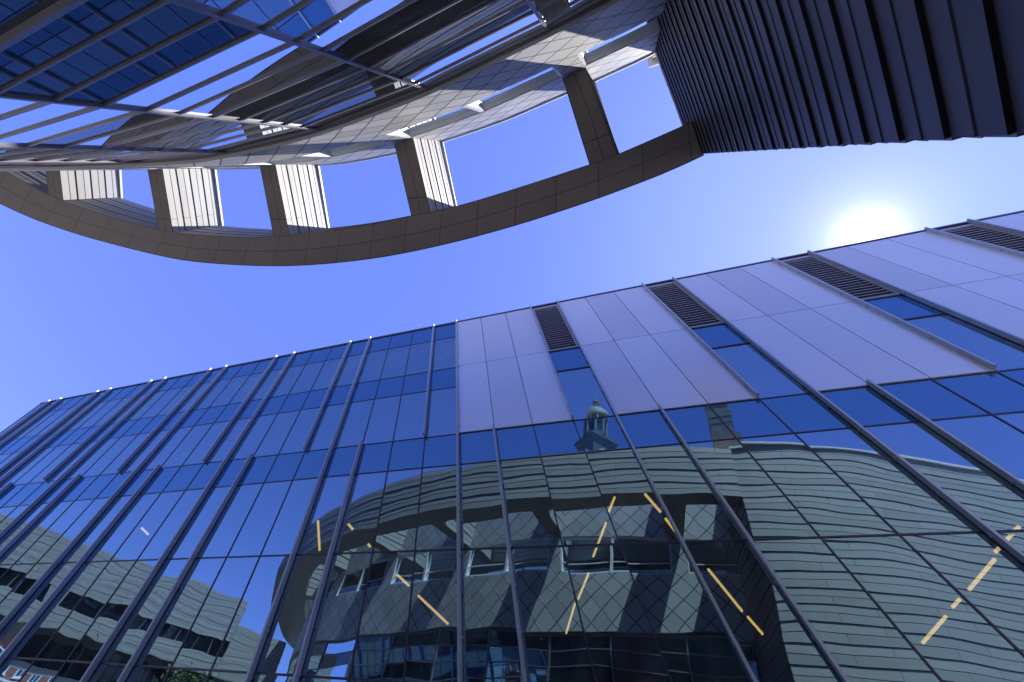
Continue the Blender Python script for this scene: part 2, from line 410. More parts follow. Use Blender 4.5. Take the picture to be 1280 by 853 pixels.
# coping, roof, ends, floors
mb = MB(); barB(mb, UEND - .05, lines[-1], V_ROOF, V_ROOF + .010, -.4, .06); mb.build('roof_coping', M['coping'], gb)
def slab(name, z0, z1, mat, yb=34., inn=.45):
    mb = MB()
    def edge(u, z):
        v = z / (MU[2] * 10); return PB(u, v, -inn)
    a, b = edge(UEND, z0), edge(lines[-1], z0); c, d = edge(UEND, z1), edge(lines[-1], z1)
    mb.hexa([a, b, (b[0], yb, z0), (a[0], yb, z0), c, d, (d[0], yb, z1), (c[0], yb, z1)])
    return mb.build(name, mat, gb)
zv = lambda v: v * MU[2] * 10
slab('roof', zv(2.48), zv(2.50), M['roof'], inn=.42)
for v0, v1 in ((1.37, 1.515), (1.86, 2.0), (2.35, 2.44)):
    slab('floor_slab', zv(v0), zv(v1), M['ceiling'])
slab('ground_floor', -1.58, -1.45, M['ceiling'])
mb = MB()
for uu, s_ in ((UEND, -1), (lines[-1], 1)):
    a, b = PB(uu, -.171, 0), PB(uu, V_ROOF, 0)
    c8 = [a, a + [.12 * s_, 0, 0], (a[0] + .12 * s_, 34, a[2]), (a[0], 34, a[2]), b, b + [.12 * s_, 0, 0], (b[0] + .12 * s_, 34, b[2]), (b[0], 34, b[2])]
    mb.hexa(c8)
mb.build('end_wall', M['coping'], gb)
mb = MB(); mb.box(-48, 34, 34, 34.3, -1.6, zv(V_ROOF)); mb.build('back_wall', M['coping'], gb)
# a dark core wall inside
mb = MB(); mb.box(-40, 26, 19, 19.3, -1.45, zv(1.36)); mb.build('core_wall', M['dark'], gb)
rb = random.Random(11); blind = simple('blind_fabric', (.62, .62, .60), .9)
for k in range(0, 22):
    for v0, v1 in ((1.53, 1.835), (2.022, 2.325)):
        if rb.random() < .45: continue
        dropv = v1 - (v1 - v0) * rb.choice((.35, .6, .85, 1.0, 1.0)); mb = MB()
        barB(mb, uk(k + 1) + .09, uk(k) - .09, dropv, v1, -.20, -.195); mb.build('roller_blind', blind, gb)

# linear lamps under the tall room's ceiling
CZ = zv(1.37) - .05
lamps = [((-2.42, 9.28), (-2.72, 9.82)), ((-2.87, 10.2), (-3.55, 11.5)), ((-3.85, 12.19), (-4.44, 13.27)), ((-4.6, 13.48), (-5.22, 14.83)),
 ((-1.51, 9.23), (-1.16, 9.91)), ((-1.06, 10.15), (-.75, 10.84)), ((-.10, 12.09), (.68, 13.75)), ((.81, 13.97), (1.17, 14.67)),
 ((7.46, 10.9), (6.98, 11.7)), ((6.98, 11.91), (6.43, 12.94)), ((6.26, 13.21), (6.06, 13.55)), ((5.92, 13.86), (5.35, 14.88)),
 ((-13.72, 9.49), (-14.25, 10.86)), ((-12.43, 9.71), (-12.32, 9.97)), ((-11.92, 10.64), (-11.87, 10.79)), ((-11.19, 12.11), (-10.86, 12.65)), ((-10.64, 13.11), (-9.81, 14.51)), ((-23.2, 9.3), (-23.01, 9.69))]
lab = ['short top lamp of the strip line leaning left behind the middle glass', 'second lamp from the top in the line leaning left behind the middle glass',
 'third lamp down in the line leaning left behind the middle glass', 'lowest lamp of the line leaning left behind the middle glass',
 'top lamp of the strip line leaning right, just right of the middle line', 'second short lamp in the line leaning right, beside a slanted fin',
 'long third lamp of the line leaning right, over the dark corner reflection', 'lowest short lamp of the line leaning right over the dark reflection',
 'uppermost lamp of the far right line, cut by the picture edge', 'second lamp of the far right line over the striped reflection', 'shortest lamp of the far right line over the striped reflection',
 'lowest lamp of the far right line over the striped reflection', 'upright lamp on the left over the dark curved reflection, between two fins', 'small slanted lamp just right of the fin on the left side',
 'tiny lamp where a mullion meets the transom left of the vertical fin', 'short lamp sloping right, second from the bottom left of the vertical fin', 'longest lamp sloping right, just left of the vertical fin', 'faint short lamp alone behind the blue panes at far left']
for (a, b), lb in zip(lamps, lab):
    a = np.array(a); b = np.array(b); t = unit(b - a); n = np.array([-t[1], t[0]])
    root = empty('ceiling_lamp', (a[0], a[1], CZ + EYE), 'warm ' + lb, 'lamp', 'strip lamps under the ceiling behind the glass')
    h = .029; 
    for nm, z0, z1, w, mt in (('diffuser', CZ - .10, CZ - .04, h, M['lamp']), ('housing', CZ - .04, CZ + .05, h + .02, M['housing'])):
        mb = MB(); q = [a - n * w, b - n * w, b + n * w, a + n * w]
        mb.hexa([(*p, z0) for p in q] + [(*p, z1) for p in q]); mb.build(nm, mt, root)

# ================================================================== CURVED BUILDING
cb = empty('curved_metal_building', (-4, -6, 0), 'curved metal building with ring canopy, diamond shingles and a shaded boarded side wall', 'building')
wallP = catmull([(-34.2, -29), (-33.2, -23), (-31, -17.5), (-28, -11.8), (-24.4, -7.6), (-21, -5.55), (-16.4, -4.25), (-11.7, -3.14), (-9.8, -2.83), (-7.65, -2.63), (-6.2, -2.59), (-4.2, -2.62), (-2.7, -2.74), (-1.44, -2.85), (-.3, -2.97), (.75, -3.09), (1.7, -3.27)], .5)
def wall_at(x):
    xs = wallP[:, 0]; return np.array([x, np.interp(x, xs, wallP[:, 1])])
def sub(x0, x1, P=wallP):
    inner = [p for p in P if x0 + .02 < p[0] < x1 - .02]
    f = lambda x: np.array([x, np.interp(x, P[:, 0], P[:, 1])])
    return np.array([f(x0)] + inner + [f(x1)])
S_all = arc_len(wallP)
def arc_at(x): return float(np.interp(x, wallP[:, 0], S_all))
ZH, ZS, ZW, ZSO, ZT = 11.18, 13.52, 15.16, 15.35, 17.71
XR = 1.62
# -- glass curtain wall below
gx = [1.62, -1.29, -4.16, -7.12, -9.95, -12.75, -15.5, -18.2, -20.8, -23.2, -25.6, -28.0, -30.2, -32.3, -34.0]
gz = [-1.6, .4, 1.7, 2.95, 4.13, 4.76, 5.40, 6.04, 6.70, 7.30, 7.98, 8.63, 9.26, 9.87, 10.50, 11.08]
cells = []
for i in range(len(gx) - 1):
    for j in range(len(gz) - 1): cells.append((gx[i + 1], gx[i], gz[j], gz[j + 1]))
cells.sort(key=lambda c: (0 if (c[0] > -13) else 1, 0 if c[2] > 4 else 1))
def pane(mb, c, off):
    P = np.array([wall_at(c[0]), wall_at(c[1])]); e_ = unit(P[1] - P[0]) * .03; P = np.array([P[0] + e_, P[1] - e_]); Nn = normals(P, 1); Sx = arc_len(P)
    for i in range(len(P) - 1):
        a = P[i] + Nn[i] * off; b = P[i + 1] + Nn[i + 1] * off
        mb.add([(a[0], a[1], c[2] + .03), (b[0], b[1], c[2] + .03), (b[0], b[1], c[3] - .03), (a[0], a[1], c[3] - .03)])
for c in cells[:98]:
    mb = MB(); pane(mb, c, -.14); mb.build('window', M['glass_grey'], cb, smooth=True)
mb = MB()
for c in cells[98:]: pane(mb, c, -.14)
o = mb.build('window', M['glass_grey'], cb, smooth=True); o['kind'] = 'stuff'
for z in gz[1:]:
    mb = MB(); big = .036 if z == 4.13 else .021
    fo_ = -.112 if big < .03 else -.07
    sweep(mb, np.array([wall_at(x) for x in gx[::-1]]), [(-.20, z - big), (fo_, z - big), (fo_, z + big), (-.20, z + big)], 1)
    mb.build('transom', M['frame'], cb)
for x in gx[1:]:
    p = wall_at(x); t = unit(wall_at(x + .1) - wall_at(x - .1)); n = np.array([-t[1], t[0]])
    mb = MB(); q = [p + n * -.21 - t * .032, p + n * -.21 + t * .032, p + n * -.10 + t * .032, p + n * -.10 - t * .032]
    mb.hexa([(*k, -1.6) for k in q] + [(*k, ZH - .03) for k in q]); mb.build('mullion', M['frame'], cb)
mb = MB(); sweep(mb, sub(-34.0, XR), [(-.9, ZH - .06), (-.08, ZH - .06), (-.08, ZH - .012), (-.9, ZH - .012)], 1); mb.build('window_head', simple('head_flashing_metal', (.20, .18, .17), .5, .4), cb)
# dark rooms behind the courtyard glass
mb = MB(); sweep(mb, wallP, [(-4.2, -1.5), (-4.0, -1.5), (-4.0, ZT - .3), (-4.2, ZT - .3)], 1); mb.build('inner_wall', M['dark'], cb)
for z in (-1.5, 3.9, 8.3, 11.3, 15.3):
    mb = MB(); sweep(mb, sub(-34.0, XR), [(-4.0, z), (-.45, z), (-.45, z + .18), (-4.0, z + .18)], 1); mb.build('floor_slab', M['ceiling'], cb)
# -- shingled bands, piers and ribbon windows
beamsX = [(-1.33, .64), (-6.97, .66), (-12.22, .70), (-17.05, .74), (-21.86, .78), (-26.2, .8)]
mb = MB(); sweep(mb, sub(-34.1, XR), [(-.35, ZH), (0, ZH), (0, ZS), (-.35, ZS)], 1); mb.build('lower_shingle_band', M['shingle'], cb)
mb = MB(); sweep(mb, sub(-34.1, XR), [(-.35, ZW), (0, ZW), (0, ZT - .04), (-.35, ZT - .04)], 1); mb.build('upper_shingle_band', M['shingle'], cb)
for bx, bw in beamsX:
    mb = MB(); sweep(mb, sub(bx - bw / 2, bx + bw / 2), [(-.35, ZS), (-.003, ZS), (-.003, ZW), (-.35, ZW)], 1, u0=arc_at(bx - bw / 2) - arc_at(-34.1)); mb.build('shingle_pier', M['shingle'], cb)
edges = [XR + .0] + [e for bx, bw in beamsX for e in (bx + bw / 2, bx - bw / 2)]
for i in range(0, len(edges) - 1, 2):
    xr, xl = edges[i], edges[i + 1]; mid = (xr + xl) / 2
    if i == 0: mid = None
    parts = [(xl, xr)] if mid is None else [(xl, mid), (mid, xr)]
    for a, b in parts:
        mb = MB(); P = sub(a + .02, b - .02); Nn = normals(P, 1)
        for q in range(len(P) - 1):
            A = P[q] + Nn[q] * -.14; B = P[q + 1] + Nn[q + 1] * -.14
            mb.add([(A[0], A[1], ZS + .03), (B[0], B[1], ZS + .03), (B[0], B[1], ZW - .03), (A[0], A[1], ZW - .03)])
        w = mb.build('ribbon_window', M['glass_grey'], cb, smooth=True)
        fr = MB()
        for x in (a + .03, b - .03):
            p = wall_at(x); t = unit(wall_at(x + .1) - wall_at(x - .1)); n = np.array([-t[1], t[0]])
            qq = [p + n * -.2 - t * .03, p + n * -.2 + t * .03, p + n * -.01 + t * .03, p + n * -.01 - t * .03]
            fr.hexa([(*k, ZS + .004) for k in qq] + [(*k, ZW - .004) for k in qq])
        for z0, z1 in ((ZS + .004, ZS + .07), (ZW - .07, ZW - .004)):
            sweep(fr, sub(a + .062, b - .062), [(-.19, z0), (-.03, z0), (-.03, z1), (-.19, z1)], 1)
        sweep(fr, sub(a + .062, b - .062), [(-.18, ZS + .50), (-.10, ZS + .50), (-.10, ZS + .54), (-.18, ZS + .54)], 1)
        fr.build('window_frame', M['white'], w)
mb = MB(); sweep(mb, sub(-34.1, XR), [(-9.0, ZT - .035), (.05, ZT - .035), (.05, ZT + .10), (-9.0, ZT + .10)], 1); mb.build('roof', M['white'], cb)
# -- ring canopy
ringO = catmull([(-38.6, -29), (-37.6, -22.5), (-35.3, -17.2), (-32.8, -12.7), (-29.6, -8.9), (-27.2, -6.5), (-24.94, -4.75), (-23.13, -3.65), (-21.4, -2.75), (-18.64, -1.48), (-16.83, -.81), (-13.98, -.04), (-11.58, .42), (-8.97, .72), (-6.48, .82), (-4.18, .79), (-2.26, .68), (-1.07, .58), (.58, .39), (1.69, .19)], .6)
ringI = catmull([(-35.6, -29.2), (-34.7, -23), (-32.5, -17.8), (-30.2, -13.6), (-27.6, -9.9), (-25.6, -7.4), (-23.9, -5.8), (-22.27, -4.55), (-18.24, -2.42), (-14.87, -1.33), (-13.09, -.92), (-10.3, -.52), (-7.46, -.31), (-5.72, -.23), (-3.9, -.26), (-1.4, -.36), (-.58, -.42), (1.43, -.70), (1.72, -.76)], .6)
def resample(P, n):
    S = arc_len(P); t = np.linspace(0, S[-1], n); return np.stack([np.interp(t, S, P[:, 0]), np.interp(t, S, P[:, 1])], 1)
nR = 96; RO, RI = resample(ringO, nR), resample(ringI, nR)
SO = arc_len(RO)
mb = MB()
for i in range(nR - 1):
    for z in (ZSO, ZT):
        mb.add([(*RO[i], z), (*RO[i + 1], z), (*RI[i + 1], z), (*RI[i], z)], [(SO[i], 0), (SO[i + 1], 0), (SO[i + 1], 1), (SO[i], 1)])
ring = mb.build('ring_canopy', M['soffit'], cb)
mb = MB(); courses(mb, RO, 1, course_z(20), 4, lip=.032, back=0); mb.build('fascia', M['clad'], ring)
mb = MB(); courses(mb, RI, -1, course_z(20), 4, lip=.022, back=0); mb.build('inner_fascia', M['clad'], ring)
# -- radial beams between wall and ring
rootsL = {0: ((-1.65, -2.78), (-1.40, -.34), (-1.015, -2.83), (-.61, -.42)), 1: ((-7.285, -2.70), (-7.475, -.29), (-6.656, -2.61), (-6.818, -.17)),
 2: ((-12.517, -3.30), (-13.07, -.945), (-11.93, -3.19), (-12.44, -.797)), 3: ((-17.35, -4.51), (-18.1, -2.42), (-16.72, -4.345), (-17.5, -2.20)),
 4: ((-22.16, -6.05), (-22.85, -4.90), (-21.55, -5.75), (-22.25, -4.52)), 5: ((-27.2, -10.6), (-28.3, -9.9), (-26.6, -9.8), (-27.7, -9.1))}
for b_, (l0, l1, r0, r1) in rootsL.items():
    l0, l1, r0, r1 = map(np.array, (l0, l1, r0, r1)); 
    e = unit(l1 - l0); l0 = l0 - e * .1; l1 = l1 + e * .12; e = unit(r1 - r0); r0 = r0 - e * .1; r1 = r1 + e * .12
    mb = MB(); Lb = np.linalg.norm(l1 - l0); w = np.linalg.norm(r0 - l0); z = ZSO + .004
    mb.add([(*l0, z), (*l1, z), (*r1, z), (*r0, z)], [(0, 0), (Lb, 0), (Lb, w), (0, w)])
    zt = ZT - .004; mb.add([(*l0, zt), (*l1, zt), (*r1, zt), (*r0, zt)]); mb.add([(*l0, z), (*l1, z), (*l1, zt), (*l0, zt)]); mb.add([(*r0, z), (*r1, z), (*r1, zt), (*r0, zt)])
    bo = mb.build('roof_beam', M['beam_soffit'], cb)
    for (p, q, s_) in ((l0, l1, 1), (r0, r1, -1)):
        mb = MB(); courses(mb, [p, (p + q) / 2, q], s_, course_z(20) + .006, 4, lip=.03, back=0); mb.build('beam_cladding', M['clad'], bo)
    mb = MB(); sweep(mb, [l0 + (r0 - l0) * .5, l1 + (r1 - l1) * .5], [(-w / 2 - .08, ZT + .003), (w / 2 + .08, ZT + .003), (w / 2 + .08, ZT + .09), (-w / 2 - .08, ZT + .09)], 1)
    mb.build('beam_coping', M['white'], bo)
# -- wing: side wall with its shade in the board colour, and striped curved front
shift = lambda z: (.0266 * (15.4 - z), .0182 * (15.4 - z))
side = catmull([(1.69, .15), (1.57, -.55), (1.41, -1.4), (1.19, -2.45), (1.05, -3.2), (.95, -4.0)], .5)
front = catmull([(1.69, .15), (2.8, .05), (4.4, -.27), (5.9, -.75), (7.5, -1.45), (9.6, -2.45), (11.7, -3.5), (14.5, -5.2), (17.5, -7.6), (20, -10.5)], .6)
mb = MB(); courses(mb, side, -1, course_z(-8), 32, shift, lip=.04); mb.build('side_wall', M['clad_shaded'], cb)
mb = MB(); courses(mb, front, 1, course_z(-8), 32, shift, lip=.028); mb.build('front_wall', M['clad'], cb)
mb = MB(); top = [tuple(np.array(p) + np.array(shift(ZT))) for p in list(side[::-1]) + list(front[1:])] + [(20, -16), (1, -16)]
mb.add([(x, y, ZT - .01) for x, y in top]); mb.build('wing_roof', M['roof'], cb)
mb = MB(); sweep(mb, np.array([np.array(p) + np.array(shift(ZT)) for p in front]), [(-.25, ZT + .002), (.10, ZT + .002), (.10, ZT + .10), (-.25, ZT + .10)], 1); mb.build('parapet_coping', M['white'], cb)
mb = MB(); sweep(mb, np.array([np.array(p) + np.array(shift(ZT)) for p in side]), [(-.25, ZT + .003), (.03, ZT + .003), (.03, ZT + .06), (-.25, ZT + .06)], -1); mb.build('parapet_coping', M['white'], cb)

# ================================================================== striped wing closing the courtyard (seen in the glass)
sw = empty('striped_bridge_wing', (-46, -6, 0), 'long striped metal wing with a ribbon window, reflected at the lower left of the glass', 'building')
A0, A1 = np.array([-51.6, 5.5]), np.array([-38.9, -15.9]); dW = unit(A1 - A0)
def bandS(z0, z1, name, p=A0, q=A1, off=0.):
    mb = MB(); n = max(1, int(round((z1 - z0) / .52))); hh = (z1 - z0) / n
    for k in range(n):
        a = z0 + k * hh
        sweep(mb, np.array([p, (p + q) / 2, q]), [(-.3, a), (.014 + off, a), (.0 + off, a + hh - .002), (-.3, a + hh - .002)], 1)
    return mb.build(name, M['clad'], sw)
bandS(13.9, 17.0, 'upper_wall'); bandS(11.45, 12.85, 'lower_wall')
ZB = 11.45
for nm, p, q in (('window_pier', A0 + dW * 11.1, A0 + dW * 12.3),):
    mb = MB(); sweep(mb, np.array([p, (p + q) / 2, q]), [(-.3, 12.852), (-.002, 12.852), (-.002, 13.898), (-.3, 13.898)], 1); mb.build(nm, M['clad'], sw)
mb = MB(); sweep(mb, np.array([A0, A1]), [(-.28, 12.85), (-.22, 12.85), (-.22, 13.9), (-.28, 13.9)], 1); rwin = mb.build('ribbon_window', M['glass_grey'], sw)
mb = MB(); Lw = np.linalg.norm(A1 - A0); t = .7
while t < Lw:
    p = A0 + dW * t; sweep(mb, np.array([p, p + dW * .06]), [(-.21, 12.86), (-.10, 12.86), (-.10, 13.89), (-.21, 13.89)], 1); t += 1.4
mb.build('window_frame', M['frame'], rwin)
mb = MB(); nW = np.array([-dW[1], dW[0]]); bk = -9.0
q4 = [A0 - nW * .31, A1 - nW * .31, A1 + nW * bk, A0 + nW * bk]
mb.hexa([(*p, ZB) for p in q4] + [(*p, ZB + .8) for p in q4]); mb.build('underside', M['soffit'], sw)
mb = MB(); mb.hexa([(*p, 16.6) for p in q4] + [(*p, 16.9) for p in q4]); mb.build('roof', M['roof'], sw)
mb = MB(); q5 = [A0 + nW * bk, A1 + nW * bk, A1 + nW * (bk - .3), A0 + nW * (bk - .3)]; mb.hexa([(*p, ZB) for p in q5] + [(*p, 17) for p in q5]); mb.build('rear_wall', M['clad'], sw)
mb = MB(); q7 = [A1 - dW * .3 - nW * .31, A1 - nW * .31, A1 + nW * bk, A1 - dW * .3 + nW * bk]; mb.hexa([(*p, ZB) for p in q7] + [(*p, 16.98) for p in q7]); mb.build('side_wall', M['clad'], sw)
E1 = A1 + dW * 4.6
bandS(ZB, 15.2, 'end_block', A1 + dW * .02, E1, 0)
mb = MB(); q6 = [A1 - nW * .31, E1 - nW * .31, E1 + nW * bk, A1 + nW * bk]; mb.hexa([(*p, ZB + .01) for p in q6] + [(*p, 15.15) for p in q6]); mb.build('end_block_core', M['clad'], sw)
for t in (1.5, 9.5, 17.5, 24.0):
    p = A0 + dW * t - nW * 1.6; mb = MB()
    prism_pts = [(p[0] + .3 * math.cos(2 * math.pi * k / 14), p[1] + .3 * math.sin(2 * math.pi * k / 14)) for k in range(14)]
    for k in range(14):
        a, b = prism_pts[k], prism_pts[(k + 1) % 14]
        mb.add([(*a, -1.6), (*b, -1.6), (*b, ZB), (*a, ZB)])
    mb.build('column', M['concrete'], sw, smooth=True)
# recessed entrance glazing below it
mb = MB(); p, q = A0 + dW * 12.0 - nW * 3.2, A0 + dW * 26 - nW * 3.2
sweep(mb, np.array([p, q]), [(-.05, 9.55), (0, 9.55), (0, ZB - .02), (-.05, ZB - .02)], 1); gl = mb.build('entrance_glazing', M['glass_grey'], sw)
mb = MB(); t = 0
while t < 13.9:
    pp = p + dW * t; sweep(mb, np.array([pp, pp + dW * .08]), [(.002, 9.55), (.12, 9.55), (.12, ZB - .03), (.002, ZB - .03)], 1); t += 1.6
mb.build('glazing_frame', M['frame'], gl)
mb = MB(); sweep(mb, np.array([p, q]), [(-.6, 9.2), (.5, 9.2), (.5, 9.54), (-.6, 9.54)], 1); mb.build('canopy_beam', M['white'], sw)

# ================================================================== cupola tower beyond the roof
TX, TY = -13.0, -39.0
tw = empty('clock_tower', (TX, TY, 0), 'green copper cupola tower with dome, lantern and clock faces, reflected above the roof line', 'tower')
def prism(mb, cx, cy, r0, r1, z0, z1, n, rot=0., caps=True):
    A = [(cx + r0 * math.cos(rot + 2 * math.pi * k / n), cy + r0 * math.sin(rot + 2 * math.pi * k / n), z0) for k in range(n)]
    B = [(cx + r1 * math.cos(rot + 2 * math.pi * k / n), cy + r1 * math.sin(rot + 2 * math.pi * k / n), z1) for k in range(n)]
    for k in range(n): mb.add([A[k], A[(k + 1) % n], B[(k + 1) % n], B[k]])
    if caps: mb.add(A[::-1]); mb.add(B)
view = math.atan2(19.6 - TY, 0 - TX)      # towards the mirrored eye
r45 = view + math.radians(6)
mb = MB(); prism(mb, TX, TY, 2.65, 2.65, -1.6, 46.6, 4, r45); mb.build('tower_shaft', M['copper'], tw)
mb = MB(); prism(mb, TX, TY, 2.72, 3.15, 46.6, 47.5, 4, r45); prism(mb, TX, TY, 3.3, 3.3, 47.5, 47.85, 4, r45); prism(mb, TX, TY, 3.3, 2.1, 47.85, 48.8, 4, r45); mb.build('cornice', M['copper'], tw)
for s_ in range(4):        # clock faces on the shaft
    a = r45 + math.pi / 4 + s_ * math.pi / 2; n = np.array([math.cos(a), math.sin(a)]); t = np.array([-n[1], n[0]]); c = np.array([TX, TY]) + n * (2.65 * math.cos(math.pi / 4))
    def disc(r, o0, o1, mat, name, parent):
        mb = MB(); K = 24
        for k in range(K):
            a0, a1 = 2 * math.pi * k / K, 2 * math.pi * (k + 1) / K
            P = [(*(c + n * o1), 44.9)] + [(*(c + n * o1 + t * r * math.cos(x)), 44.9 + r * math.sin(x)) for x in (a0, a1)]
            mb.add(P); Q = [(*(c + n * o + t * r * math.cos(x)), 44.9 + r * math.sin(x)) for o, x in ((o0, a0), (o0, a1), (o1, a1), (o1, a0))]; mb.add(Q)
        return mb.build(name, mat, parent)
    cf = disc(1.15, 0, .12, M['copper_pale'], 'clock_rim', tw); fc = disc(.95, .12, .15, M['clockface'], 'clock_face', cf)
dr0, dr1, dt = 48.3, 52.3, 52.6
mb = MB(); prism(mb, TX, TY, 1.85, 1.85, 48.6, 49.2, 8, view); prism(mb, TX, TY, 1.45, 1.45, 49.2, 52.0, 8, view); mb.build('belfry', M['copper'], tw)
for k in range(8):
    a = view + 2 * math.pi * k / 8; cx, cy = TX + 1.62 * math.cos(a), TY + 1.62 * math.sin(a)
    mb = MB(); prism(mb, cx, cy, .20, .17, 49.2, 52.0, 8, 0); mb.build('pilaster', M['copper_pale'], tw)
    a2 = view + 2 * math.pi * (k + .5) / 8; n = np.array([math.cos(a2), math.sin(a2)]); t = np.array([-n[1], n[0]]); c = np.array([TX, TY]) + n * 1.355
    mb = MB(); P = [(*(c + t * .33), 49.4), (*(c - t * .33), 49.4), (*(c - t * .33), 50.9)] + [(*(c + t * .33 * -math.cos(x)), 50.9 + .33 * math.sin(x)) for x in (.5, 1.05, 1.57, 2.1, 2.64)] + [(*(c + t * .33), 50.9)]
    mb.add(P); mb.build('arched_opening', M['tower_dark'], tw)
    mb = MB(); c2 = c + n * .02
    for q in range(14):
        x0, x1 = 2 * math.pi * q / 14, 2 * math.pi * (q + 1) / 14
        mb.add([(*(c2 + t * .30 * math.cos(x0)), 51.58 + .3 * math.sin(x0)), (*(c2 + t * .30 * math.cos(x1)), 51.58 + .3 * math.sin(x1)), (*(c2 + t * .2 * math.cos(x1)), 51.58 + .2 * math.sin(x1)), (*(c2 + t * .2 * math.cos(x0)), 51.58 + .2 * math.sin(x0))])
    mb.build('round_window', M['copper_pale'], tw)
mb = MB(); prism(mb, TX, TY, 1.75, 1.98, 52.0, 52.25, 16, view); prism(mb, TX, TY, 1.98, 1.98, 52.25, 52.42, 16, view); mb.build('belfry_cornice', M['copper_pale'], tw)
mb = MB(); prev = (1.85, 52.42)
for k in range(1, 8):
    a = k / 7 * math.pi / 2; cur = (.45 + 1.4 * math.cos(a), 52.42 + 1.75 * math.sin(a)); prism(mb, TX, TY, prev[0], cur[0], prev[1], cur[1], 24, 0, False); prev = cur
mb.build('dome', M['copper_pale'], tw, smooth=True)
mb = MB(); prism(mb, TX, TY, .32, .32, 54.1, 55.4, 8, 0)
for k in range(8):
    a = 2 * math.pi * k / 8; prism(mb, TX + .46 * math.cos(a), TY + .46 * math.sin(a), .07, .07, 54.1, 55.4, 6)
prism(mb, TX, TY, .62, .62, 54.0, 54.2, 16); prism(mb, TX, TY, .62, .62, 55.4, 55.52, 16); prism(mb, TX, TY, .58, .06, 55.52, 56.1, 16); prism(mb, TX, TY, .05, .02, 56.1, 58.4, 6)
ln = mb.build('lantern', M['copper_pale'], tw)
mb = MB(); prism(mb, TX, TY, .03, .14, 56.5, 56.6, 8); prism(mb, TX, TY, .14, .03, 56.6, 56.72, 8); mb.build('finial_ball', M['copper_pale'], ln)

# ================================================================== rough masonry stack on the roof behind the wing
st = empty('masonry_stack', (1.9, -4.6, ZT + EYE), 'brown masonry stack with a stepped edge standing on the roof behind the shaded side wall', 'chimney')
mb = MB(); rnd = random.Random(3); zz = ZT + .1
levels = []
z = zz; k = 0
while z < 26.2:
    hgt = .42; f = (z - zz) / 8.4
    x0 = 1.22 + .10 * rnd.random(); x1 = 3.05 - 1.15 * f + .30 * (rnd.random() - .5)
    y0 = -5.7 + .10 * rnd.random(); y1 = -4.15 + .12 * rnd.random() - .2 * f
    mb.box(x0, x1, y0, y1, z, z + hgt - .001); z += hgt; k += 1
mb.build('stack_body', M['stone'], st)
mb = MB(); mb.box(1.1, 2.3, -5.8, -4.1, 26.25, 26.55); mb.build('stack_cap', M['concrete'], st)

# ================================================================== brick house beyond the passage
HX = -90.0
bh = empty('brick_house', (HX, -36, 0), 'red brick house with white sash windows reflected at the bottom left corner', 'house')
mb = MB(); mb.box(HX - 12, HX, -52, -20, -1.6, 16.8); mb.build('wall', M['brick'], bh)
mb = MB(); mb.box(HX - 12.4, HX + .5, -52.4, -19.6, 16.81, 17.3); mb.build('cornice', M['white'], bh)
mb = MB(); mb.hexa([(HX - 12.4, -52.4, 17.31), (HX + .5, -52.4, 17.31), (HX + .5, -19.6, 17.31), (HX - 12.4, -19.6, 17.31), (HX - 6.2, -52, 20), (HX - 5.8, -52, 20), (HX - 5.8, -20, 20), (HX - 6.2, -20, 20)]); rf = mb.build('roof', M['coping'], bh)
for lvl in (1.0, 5.0, 9.0, 13.0):
    for j in range(10):
        y = -50.6 + j * 3.0
        mb = MB(); mb.box(HX, HX + .07, y, y + 1.3, lvl, lvl + 2.4); w = mb.build('window', M['glass_grey'], bh)
        mb = MB()
        for (a, b, c, d) in ((-.16, 0, -.16, 2.56), (1.3, 1.46, -.16, 2.56), (0, 1.3, -.16, 0), (0, 1.3, 2.4, 2.56), (0, 1.3, 1.16, 1.24), (.61, .69, 0, 1.16), (.61, .69, 1.24, 2.4)):
            mb.box(HX + .02, HX + .16, y + a, y + b, lvl + c, lvl + d)
        mb.box(HX + .02, HX + .3, y - .25, y + 1.55, lvl - .34, lvl - .17)
        mb.build('frame', M['white'], w)
mb = MB(); mb.box(HX + .02, HX + .2, -52, -20, 12.2, 12.45); mb.build('string_course', M['white'], bh)

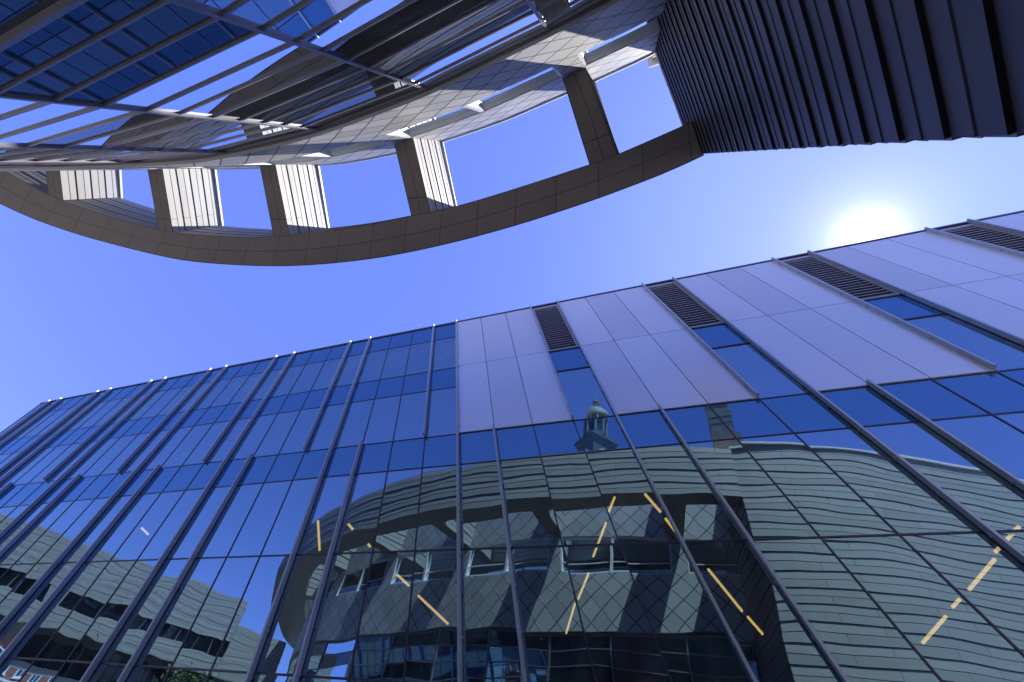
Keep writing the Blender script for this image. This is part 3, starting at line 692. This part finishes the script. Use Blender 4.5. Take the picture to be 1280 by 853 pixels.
# ================================================================== tree at the foot of the bridge wing
def tree(px, py, H, R, label, seed):
    rn = random.Random(seed)
    t = empty('deciduous_tree', (px, py, 0), label, 'tree', 'young trees by the passage')
    mb = MB(); pts = [(px, py, -1.6, .16), (px + .05, py, 1.5, .13), (px + .1, py + .1, H * .55, .09), (px + .05, py, H - .8, .04)]
    def limb(P):
        for a, b in zip(P[:-1], P[1:]):
            n = 8
            A = [(a[0] + a[3] * math.cos(2 * math.pi * k / n), a[1] + a[3] * math.sin(2 * math.pi * k / n), a[2]) for k in range(n)]
            B = [(b[0] + b[3] * math.cos(2 * math.pi * k / n), b[1] + b[3] * math.sin(2 * math.pi * k / n), b[2]) for k in range(n)]
            for k in range(n): mb.add([A[k], A[(k + 1) % n], B[(k + 1) % n], B[k]])
    limb(pts); tips = []
    for k in range(22):
        z = H * .35 + (H * .6) * k / 22; a = rn.random() * 6.28; l = R * (1.0 - .6 * (k / 22)) * (.6 + .5 * rn.random())
        tip = (px + l * math.cos(a), py + l * math.sin(a), z + l * .55); limb([(px + .05, py, z, .05), (*((np.array(tip[:2]) + [px, py]) / 2), z + l * .35, .03), (*tip, .012)]); tips.append(tip); tips.append(((tip[0] + px) / 2, (tip[1] + py) / 2, z + l * .35))
    mb.build('trunk', M['bark'], t, smooth=True)
    mb = MB()
    for tp in tips + [(px, py, H - .5)]:
        for q in range(110):
            c = np.array(tp) + np.array([rn.gauss(0, .42), rn.gauss(0, .42), rn.gauss(0, .32)]); s_ = .07 + .06 * rn.random()
            a = unit([rn.gauss(0, 1), rn.gauss(0, 1), rn.gauss(0, .6)]); b = unit(np.cross(a, [rn.gauss(0, 1), rn.gauss(0, 1), 1]))
            mb.add([c - a * s_ * 1.5, c + b * s_ * .6, c + a * s_ * 1.5, c - b * s_ * .6])
    mb.build('crown', M['leaf'], t)
tree(-34.0, -9.2, 10.4, 2.0, 'small leafy tree reflected at the bottom edge below the end of the striped wing', 5)
tree(-78.0, -27.0, 10.0, 2.6, 'leafy tree in front of the red brick house at the bottom left', 9)

# ================================================================== ground
mb = MB(); mb.add([(-1500, -1500, -.004), (1500, -1500, -.004), (1500, 1500, -.004), (-1500, 1500, -.004)]); tag(mb.build('ground', M['concrete'], eye=False), kind='structure')
mb = MB(); mb.add([(-36, -3, 0), (2, -3, 0), (2.2, .2, 0), (12, -3, 0), (24, -8, 0), (24, 10.0, 0), (-38, 10.0, 0)]); tag(mb.build('courtyard_paving', M['pave'], eye=False), kind='structure')

# ================================================================== light
el = math.asin(SUN[2]); az = math.atan2(SUN[0], SUN[1])
w = bpy.data.worlds.new('World'); scene.world = w; w.use_nodes = True
nt = w.node_tree; nt.nodes.clear()
out = nt.nodes.new('ShaderNodeOutputWorld'); bg = nt.nodes.new('ShaderNodeBackground')
sky = nt.nodes.new('ShaderNodeTexSky'); sky.sky_type = 'NISHITA'; sky.sun_disc = False
sky.sun_elevation = el; sky.sun_rotation = az; sky.air_density = 1.0; sky.dust_density = 0.0; sky.ozone_density = 1.6; sky.altitude = 50
tc = N(nt, 'ShaderNodeTexCoord'); dp = N(nt, 'ShaderNodeVectorMath'); dp.operation = 'DOT_PRODUCT'
L(nt, tc.outputs['Generated'], dp.inputs[0]); dp.inputs[1].default_value = tuple(float(x) for x in SUN)
dd = mth(nt, 'MAXIMUM', dp.outputs['Value'], 0)
g1 = mth(nt, 'MULTIPLY', mth(nt, 'POWER', dd, 1600), 8.0); g2 = mth(nt, 'ADD', mth(nt, 'MULTIPLY', mth(nt, 'POWER', dd, 12), 1.3), mth(nt, 'MULTIPLY', mth(nt, 'POWER', dd, 240), 2.0))
def tint(f, c):
    v = N(nt, 'ShaderNodeVectorMath'); v.operation = 'SCALE'; v.inputs[0].default_value = c; L(nt, f, v.inputs['Scale']); return v.outputs[0]
skyc = mixc(nt, 1.0, sky.outputs[0], (1.08, 1.03, 1.85), 'MULTIPLY')
v1 = N(nt, 'ShaderNodeVectorMath'); v1.operation = 'ADD'; L(nt, skyc, v1.inputs[0]); L(nt, tint(g1, (1.0, .97, .90)), v1.inputs[1])
v2 = N(nt, 'ShaderNodeVectorMath'); v2.operation = 'ADD'; L(nt, v1.outputs[0], v2.inputs[0]); L(nt, tint(g2, (.92, .93, .80)), v2.inputs[1])
L(nt, v2.outputs[0], bg.inputs[0]); bg.inputs[1].default_value = .09
L(nt, bg.outputs[0], out.inputs[0])
sd = bpy.data.lights.new('sun', 'SUN'); sd.energy = 4.8; sd.angle = math.radians(.53); sd.color = (1.0, .955, .89)
so = bpy.data.objects.new('sun', sd); COL.objects.link(so)
so.rotation_euler = Vector(tuple(SUN)).to_track_quat('Z', 'Y').to_euler(); so.location = (10, 6, 60)

scene.view_settings.view_transform = 'Standard'; scene.view_settings.look = 'None'
scene.view_settings.gamma = 1; scene.view_settings.use_curve_mapping = False
scene.view_settings.exposure = 1.1
scene.render.engine = 'CYCLES'
scene.cycles.max_bounces = 10; scene.cycles.glossy_bounces = 6; scene.cycles.transparent_max_bounces = 12
